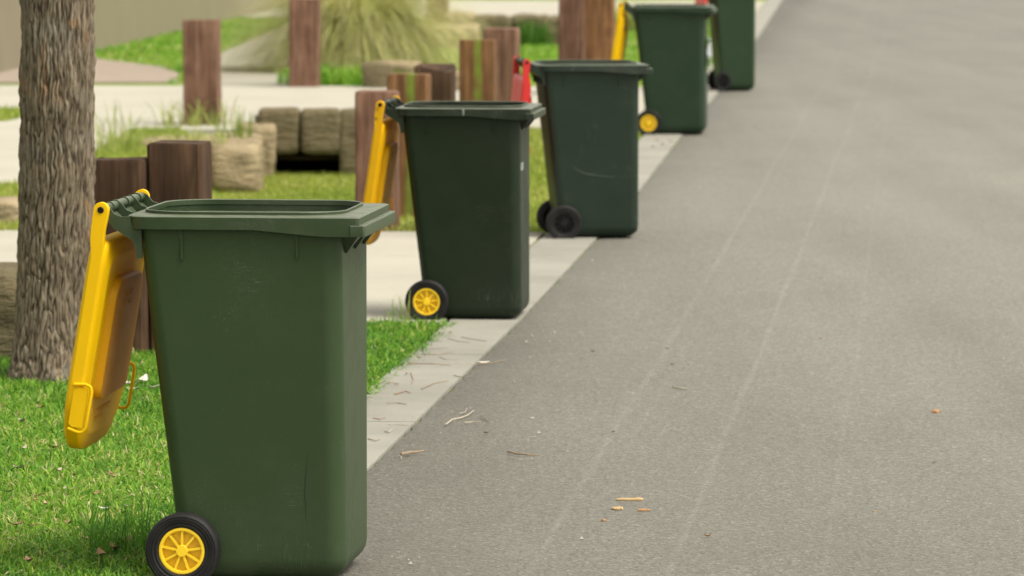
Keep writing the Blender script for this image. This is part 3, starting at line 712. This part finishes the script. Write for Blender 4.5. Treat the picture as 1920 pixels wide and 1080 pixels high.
    # ---- lid hanging open from the hinge: local a (down) , c (towards the bin)
    la = R(lean); dwn = Vector((-math.sin(la), 0, -math.cos(la))); nrm_ = Vector((math.cos(la), 0, -math.sin(la)))
    def T(a_, b_, c_): return tuple(Vector((0, b_, 0))+dwn*a_+nrm_*c_)
    def out(a0, a1, hw, rh, rf_, bow=0):
        r = rrect(a0, a1, hw, rh, rf_); return [(x+(bow*(1-(y/hw)**2) if x > a1-rf_*1.2 else 0), y) for x, y in r]
    def sk(x):   # c offset of outer face near the hinge
        return -.012*(1-sstep(.07, .16, x))
    rings = []
    for (a0, a1, hw, rh, rf_, c, bow) in ((.110, .612, .258, .05, .13, -.0170, .016), (.092, .633, .278, .05, .145, -.0145, .016), (.082, .643, .286, .05, .150, -.0085, .016), (.080, .647, .289, .05, .150, -.004, .016),
                                     (.083, .645, .289, .05, .150, .025, .016), (.088, .640, .285, .05, .147, .030, .016), (.105, .622, .268, .06, .135, .0335, .014), (.120, .604, .252, .06, .12, .0400, .014), (.126, .598, .245, .06, .115, .0412, .014), (.131, .593, .240, .06, .11, .0395, .014), (.20, .52, .15, .05, .08, .0385, .01)):
        rings.append([T(x, y, c) for x, y in out(a0, a1, hw, rh, rf_, bow)])
    mb = MB().loft(rings)
    lid = mb.build('lid', m_lid, root, ang=40); lid.location = (px_, 0, pz_)
    # inner raised panel with soft corners (dusty inside)
    rings = []
    for ins, c in ((0, .036), (.001, .053), (.006, .0585), (.03, .0595)):
        rings.append([T(x, y, c) for x, y in rrect(.185+ins, .515-ins, .185-ins, max(.01, .07-ins), max(.01, .035-ins))])
    inner = MB().loft(rings, cap0=False).build('inner_panel', m_lid_in, lid, ang=45)
    # moulded notice, too worn to read: bars of raised plastic
    rr = random.Random(3); em = MB()
    def bars(a0, b0, n, hgt, up):
        b_ = b0
        for k in range(n):
            w_ = rr.uniform(.006, .012)
            for sub in range(rr.choice((1, 2))):
                q = [T(a0+sub*hgt*.55, b_, up), T(a0+sub*hgt*.55+hgt*.4, b_, up), T(a0+sub*hgt*.55+hgt*.4, b_+w_, up), T(a0+sub*hgt*.55, b_+w_, up)]
                q2 = [tuple(Vector(x)+nrm_*.0022) for x in q]
                em.add(q+q2, [(0, 1, 2, 3), (4, 7, 6, 5), (0, 4, 5, 1), (1, 5, 6, 2), (2, 6, 7, 3), (3, 7, 4, 0)])
            b_ += w_+.005
    if detail:
        for a0, b0, n_, h_, up in ((.225, -.07, 8, .016, .0590), (.250, -.07, 8, .016, .0590), (.545, -.12, 14, .014, .0385), (.567, -.12, 9, .014, .0385)):
            em = MB(); bars(a0, b0, n_, h_, up); em.build('moulded_lettering', m_lid_in, lid, ang=20)
    # ears reaching up to the hinge
    for s in (-1, 1):
        pr = []
        for k in range(13):
            q = math.pi*(k/12)+0; pr.append((-.020*math.sin(q)*1.0, -.020*math.cos(q)))     # (a,c) arc over the pivot
        poly = [(a_, c_) for a_, c_ in pr]+[(.020, .020), (.05, .0185), (.075, .020), (.105, .024), (.47, .0255), (.47, -.0035), (.13, -.0055), (.10, -.0115), (.08, -.0160), (.05, -.0185), (.02, -.0195)]
        ya, yb = s*.2665, s*.2896
        r1 = [T(a_, ya, c_) for a_, c_ in poly]; r2 = [T(a_, yb-s*.002, c_) for a_, c_ in poly]; r3 = [T(a_ if a_ > .4 else a_*.985+.0002, yb, c_*.93) for a_, c_ in poly]
        e = MB().loft([r1, r2, r3]).build('hinge_arm', m_lid, lid, ang=30)
        pin = MB(); lathe_y(pin, [(.0088, s*.286), (.0088, s*.2915), (.0070, s*.2930), (.0040, s*.2930), (.0034, s*.2900), (.0001, s*.2900)], 24, closed=False)
        pin.build('hinge_pin', m_black, lid, ang=40)
        # loop handle near the free corner
        yy = s*.2915
        lp = [T(.468, yy, .004), T(.462, yy, .036), T(.466, yy, .049), T(.476, yy, .054), T(.576, yy, .054), T(.588, yy, .048), T(.592, yy, .036), T(.586, yy, .006)]
        hb = MB().tube(lp, .0045, 10)
        if s < 0:   # moulded cup behind the near grip
            cup = [T(a_, yy-.001, c_) for a_, c_ in ((.484, .006), (.474, .016), (.474, .044), (.578, .044), (.580, .016), (.572, .006))]
            cup2 = [tuple(Vector(x)+Vector((0, .004, 0))) for x in cup]
            hb.loft([cup2, cup])
        hb.build('handle', m_lid, lid, ang=50)
    return root
def place(b, px, py, sc_, yaw, sx=1):
    """near wheel hub seen at (px,py)"""
    hub = G(px, py, .1*sc_); off = Matrix.Rotation(yaw, 3, 'Z') @ Vector((0, -.285*sc_, 0))
    b.location = (hub.x-off.x, hub.y-off.y, .0); b.rotation_euler = (0, 0, yaw); b.scale = (sc_*sx, sc_, sc_)
    return b
b1 = make_bin(0, 'nearest and largest green bin with hanging yellow lid, beside the tree', m_yel, m_yel_in, m_wheelyel)
place(b1, 340.5, 1034, 1.0, R(-6.4)); b1.scale.z = 1.008
b2 = make_bin(1, 'second green bin from the front, its hanging yellow lid marked with dark smudges', m_yel_dirty, m_yel_dirty, m_wheelyel, lean=8.6)
place(b2, 799.5, 566, .955, R(-5.6))
b3 = make_bin(2, 'middle green bin with black wheels and a red lid hanging behind it', m_red, m_red, m_black, lean=5)
place(b3, 1058, 419, .975, R(5.6))
b4 = make_bin(3, 'fourth green bin with a yellow wheel and a plain yellow hanging lid', m_yel, m_yel, m_wheelyel, lean=8.6)
place(b4, 1216, 231, 1.05, R(-5.0))
b5 = make_bin(4, 'farthest green bin at the top edge, rim out of the picture', m_redbright, m_redbright, m_black, lean=12)
place(b5, 1356, 155, .97, R(6.5), .80); b5.scale.z = 1.06
# sticker on second bin and curled paper on the fourth
m_paper = flat('white paper', (.52, .56, .60), .6); m_scuff = flat('grey scuffed plastic', (.22, .25, .25), .6)
MB().loft([[(.427, -.215, .70), (.4285, -.215, .70), (.4285, -.205, .735), (.427, -.205, .735)], [(.4285, -.11, .70), (.430, -.11, .70), (.430, -.11, .735), (.4285, -.11, .735)]]).build('sticker', m_scuff, b2, smooth=False)
def wavy(parent, x0, y0, z0, wd_, ht):
    V = []; F = []; K, J = 10, 6; rr = random.Random(4)
    for k in range(K+1):
        for j in range(J+1): V.append((x0+.012+.012*math.sin(k*.8+j*.7)+.01+rr.uniform(-.003, .003), y0+wd_*j/J, z0+ht*k/K))
    for k in range(K):
        for j in range(J): q = k*(J+1)+j; F.append((q, q+1, q+J+2, q+J+1))
    o = mk('paper_notice', V, F, m_paper, parent); md = o.modifiers.new('t', 'SOLIDIFY'); md.thickness = .002; return o
wavy(b4, .432, -.19, .52, .30, .22)
# pale scuff on the rim of bin 2
MB().prism([(.169, .9545), (.174, .9545), (.177, .984), (.166, .984)], 'y', -.2912, -.2885).build('rim_scuff', m_scuff, b2, smooth=False)

# long pale scrape on the side of the middle bin, fine crack low on the nearest one
m_scr = flat('pale scrape', (.032, .048, .034), .6); m_crk = flat('dark crease', (.012, .02, .009), .6)
def sidey(z): return -(.233+.036*z)-.0006
MB().tube([(x, sidey(z)+.0014, z) for x, z in ((.05, .425), (.08, .395), (.12, .377), (.18, .367), (.24, .360), (.30, .356))], [.0012, .0025, .003, .003, .0025, .0012], 8).build('scrape', m_scr, b3)
MB().tube([(x, sidey(z)+.0010, z) for x, z in ((.335, .36), (.329, .30), (.326, .25), (.329, .22), (.327, .17))], [.0006, .0014, .0016, .0014, .0006], 8).build('crease', m_crk, b1)
# ---------------------------------------------------------------- litter: twigs, leaves, chips
m_twig = flat('dry twig', (.26, .20, .13), .8); m_twigp = flat('pale twig', (.42, .37, .29), .8); m_chip = flat('split wood', (.40, .28, .14), .8)
m_lbrown = flat('brown leaf', (.26, .15, .08), .7); m_lpink = flat('pink brown leaf', (.46, .26, .20), .7); m_white = flat('white bark flake', (.62, .58, .50), .8)
m_orange = flat('orange wood', (.34, .19, .09), .8); m_green_l = flat('dark leaf', (.05, .08, .04), .6)
def twig(name, pix, r, m, label, group=None, z=.012, cat='twig', branch=None):
    pts = [G(x, y) for x, y in pix]; c = sum(pts, Vector())/len(pts); mb = MB()
    q = []
    for a_, b_ in zip(pts[:-1], pts[1:]):
        for k in range(3): q.append(a_.lerp(b_, k/3))
    q.append(pts[-1]); n = len(q); rr = random.Random(int(pix[0][0]))
    q = [p-c+Vector((rr.uniform(-1, 1)*r*.5, rr.uniform(-1, 1)*r, r*.8+rr.uniform(0, .5)*r)) for p in q]
    mb.tube(q, [r*(1.15-.5*i/n)*rr.uniform(.85, 1.1) for i in range(n)], 7)
    if branch:
        bp = [G(x, y)-c+Vector((0, 0, r)) for x, y in branch]; mb.tube(bp, [r*.7, r*.5, r*.35][:len(bp)], 6)
    o = mb.build(name, m); o.location = (c.x, c.y, z); return tag(o, label, cat, group)
gt = 'twigs fallen along the gutter'
twig('twig', [(751, 862), (770, 858), (795, 855)], .0050, m_twig, 'thick straight twig just right of the nearest bin at the road edge', gt)
twig('twig', [(953, 855), (968, 859), (990, 861), (1012, 861)], .0034, m_twig, 'thin slightly bowed brown twig alone on the road', gt)
twig('twig', [(835, 804), (848, 794), (866, 791), (880, 784), (888, 777)], .0026, m_twigp, 'pale curly forked twig on the road by the strip', gt, branch=[(861, 783), (872, 780), (876, 772)])
twig('twig', [(871, 800), (886, 799), (902, 800)], .0026, m_twigp, 'short pale twig just under the curly forked one', gt)
twig('twig', [(900, 787), (912, 793), (919, 797)], .0020, m_twig, 'tiny bent twig right of the curly forked one', gt)
twig('twig', [(1262, 732), (1275, 735), (1290, 738)], .0026, m_twigp, 'thin pale twig lying across the faint tyre line', gt)
twig('twig', [(893, 690), (920, 687), (950, 680)], .0018, m_twig, 'long hair thin twig crossing from strip to road beside the white flake', gt)
sp = [((770,655),(800,662),(838,660)), ((790,672),(820,673),(850,668)), ((765,690),(800,690),(845,693)), ((815,694),(850,690),(895,690)), ((725,765),(745,764),(762,767)), ((790,738),(812,728),(840,722)), ((770,707),(775,720),(772,727)),
      ((727,805),(745,805),(765,806)), ((690,832),(703,836),(712,834)), ((840,642),(860,648),(880,650)), ((700,793),(712,795),(722,792)), ((720,818),(728,820),(737,814)), ((850,712),(870,716),(888,712)), ((865,640),(890,644),(912,648)), ((740,748),(760,742),(770,746)), ((823,676),(838,682),(860,682))]
for i, s_ in enumerate(sp):
    twig('twig', list(s_), .0012+.0003*(i % 3), [m_twig, m_twig, m_lbrown, m_twigp][i % 4], 'fine dry twig lying on the grey concrete strip', 'fine twigs on the concrete strip', z=.016)
def leaf(px, py, L_, m, label, z=.012, rz=0, group=None, curl=.35, name='fallen_leaf', cat='leaf', wr=.4):
    c = G(px, py); V = []; F = []; K = 6; rr = random.Random(int(px*7+py))
    for k in range(K+1):
        t = k/K; w_ = L_*wr*math.sin(math.pi*min(1, t*.92+.05))**.8*.5; x = (t-.5)*L_; h = curl*L_*(t-.5)**2*1.6
        for s in (-1, 0, 1): V.append((x, s*w_, h+abs(s)*w_*.35+.001))
    n = len(V); V += [(x, y, z_+.0012) for x, y, z_ in V]
    for k in range(K):
        for j in (0, 1): q = k*3+j; F += [(q, q+1, q+4, q+3), (q+n, q+3+n, q+4+n, q+1+n)]
    o = mk(name, V, F, m, ang=60); o.location = (c.x, c.y, z); o.rotation_euler = (rr.uniform(-.2, .2), rr.uniform(-.15, .15), rz or rr.uniform(0, 3.1)); return tag(o, label, cat, group)
leaf(912, 819, .022, m_lpink, 'small pink brown leaf on the road under the twigs', wr=.6, rz=.1)
leaf(907, 687, .05, m_white, 'white bark flake on the joint of strip and road', rz=.15, wr=.35, name='bark_flake', cat='bark flake')
leaf(1328, 1014, .024, m_orange, 'small curled tan leaf near the bottom right of the tyre line', rz=.1, curl=.9, wr=.6)
leaf(1000, 828, .022, m_white, 'white speck of paper on the road above the bowed twig', rz=.1, wr=.5, name='paper_scrap', cat='paper scrap')
leaf(998, 791, .014, m_white, 'tiny white paper scrap on the road right of the forked twig', rz=.1, wr=.6, name='paper_scrap', cat='paper scrap')
leaf(1251, 659, .022, m_white, 'small white fleck on the faint tyre line further up the road', rz=.1, wr=.5, name='paper_scrap', cat='paper scrap')
leaf(1752, 875, .018, m_white, 'white fleck far out on the right of the road', rz=.1, wr=.6, name='paper_scrap', cat='paper scrap')
leaf(1150, 817, .014, m_orange, 'tiny orange crumb of bark in the middle of the road', rz=.4, wr=.8)
leaf(1111, 665, .02, m_green_l, 'small dark leaf on the road level with the strip joint', rz=.2, wr=.7)
leaf(1260, 690, .016, m_green_l, 'tiny dark leaf beside the faint tyre line', rz=.2, wr=.7)
leaf(1540, 640, .018, m_lpink, 'tiny pinkish leaf high on the road at right', rz=.2, wr=.7)
def chip(px, py, L_, wd_, h, m, label, rz=0, seed=0):
    c = G(px, py); rr = random.Random(seed); rings = []
    for k in range(7):
        t = k/6; s = (1 if 0 < k < 6 else .75)*rr.uniform(.8, 1.1); x = (t-.5)*L_+rr.uniform(-.002, .002)
        rings.append([(x+rr.uniform(-.002, .002), y*wd_*s*.5, (z_)*h*s) for y, z_ in ((-1, 0), (1, 0), (1, .6), (.5, 1), (-.6, .9), (-1, .5))])
    o = MB().loft(rings).build('wood_chip', m, ang=20); o.location = (c.x, c.y, .010); o.rotation_euler = (0, 0, rz); return tag(o, label, 'wood chip')
chip(1180, 944, .082, .022, .008, m_chip, 'long flat yellow wood splinter on the road', -.03, 1)
chip(1206, 964, .036, .014, .007, m_orange, 'short orange wood splinter under the long one', .03, 2)
chip(1157, 961, .030, .030, .008, m_chip, 'crumbled pale wood chip left of the short splinter', .3, 3)
chip(1133, 983, .012, .012, .005, m_orange, 'tiny wood crumb lowest of the cluster of splinters', .3, 4)
chip(1755, 779, .026, .03, .012, m_orange, 'brown wood chip alone on the right side of the road', -.5, 5)
chip(1640, 966, .010, .01, .004, m_chip, 'tiny yellow crumb low on the right of the road', .3, 6)
# leaves in the lawn
lw = [(70, 948, m_lpink, .035), (68, 955, m_lpink, .02), (180, 945, m_lbrown, .04), (200, 973, m_white, .05), (240, 968, m_white, .03), (210, 905, m_lbrown, .03), (215, 910, m_lpink, .02), (30, 1003, m_lbrown, .05), (55, 1072, m_lpink, .05),
      (102, 856, m_lbrown, .05), (45, 858, m_twigp, .04), (155, 854, m_lpink, .03), (85, 963, m_lpink, .03), (130, 1000, m_lbrown, .04), (190, 1060, m_orange, .06), (215, 1048, m_lbrown, .06), (245, 735, m_white, .08), (268, 729, m_white, .08), (285, 742, m_white, .06),
      (250, 745, m_twigp, .05), (180, 842, m_twigp, .05), (35, 895, m_twigp, .05), (110, 900, m_twigp, .04), (76, 780, m_lbrown, .05), (40, 806, m_twigp, .05), (300, 890, m_lbrown, .03), (60, 1005, m_orange, .03), (120, 935, m_twigp, .03), (15, 940, m_twigp, .04), (160, 1030, m_lpink, .03), (234, 1034, m_lbrown, .07)]
for i, (x, y_, m, l_) in enumerate(lw):
    k = 'white' if m is m_white else 'brown'
    leaf(x, y_, l_, m, {'white': 'pale bark flake lying in the lawn beside the nearest bin', 'brown': 'dry fallen leaf lying in the lawn by the tree'}[k], z=.028, group={'white': 'pale bark flakes in the lawn', 'brown': 'dry leaves in the lawn'}[k], name='bark_flake' if k == 'white' else 'fallen_leaf', cat='bark flake' if k == 'white' else 'leaf', curl=.5)
for i, (x, y_) in enumerate([(823, 634), (845, 632), (786, 680), (762, 710), (742, 730), (729, 727), (1232, 268), (1243, 275), (1258, 270), (1225, 280)]):
    leaf(x, y_, .028 if y_ > 400 else .05, [m_lbrown, m_lpink][i % 2], 'small dry leaf at the lawn edge of the concrete strip' if y_ > 400 else 'dry leaf on the strip in front of the fourth bin', z=.018, group='dry leaves on the concrete strip' if y_ > 400 else 'dry leaves by the fourth bin')
leaf(527, 322, .24, m_white, 'crumpled white and orange litter at the culvert mouth', z=-.33, rz=.1, wr=.6, curl=.8, name='litter', cat='litter')
# uncountable grit on the road
rg = np.random.default_rng(77); mb = MB()
for k in range(500):
    y_ = rg.uniform(10.5, 26); x = edge(y_)+abs(rg.normal(0, .9))+.01*0; s = rg.uniform(.0012, .0034)*(1 if rg.random() < .93 else 2)
    x0, y0, z0 = x, y_, .011
    mb.add([(x0-s, y0-s, z0), (x0+s, y0-s*.6, z0), (x0+s*.8, y0+s, z0), (x0-s, y0+s*.7, z0), (x0, y0, z0+s*1.2)], [(0, 1, 4), (1, 2, 4), (2, 3, 4), (3, 0, 4)])
tag(mb.build('road_grit', flat('pale grit', (.36, .33, .27), .8), smooth=False), 'fine pale grit scattered over the asphalt', 'grit', kind='stuff')
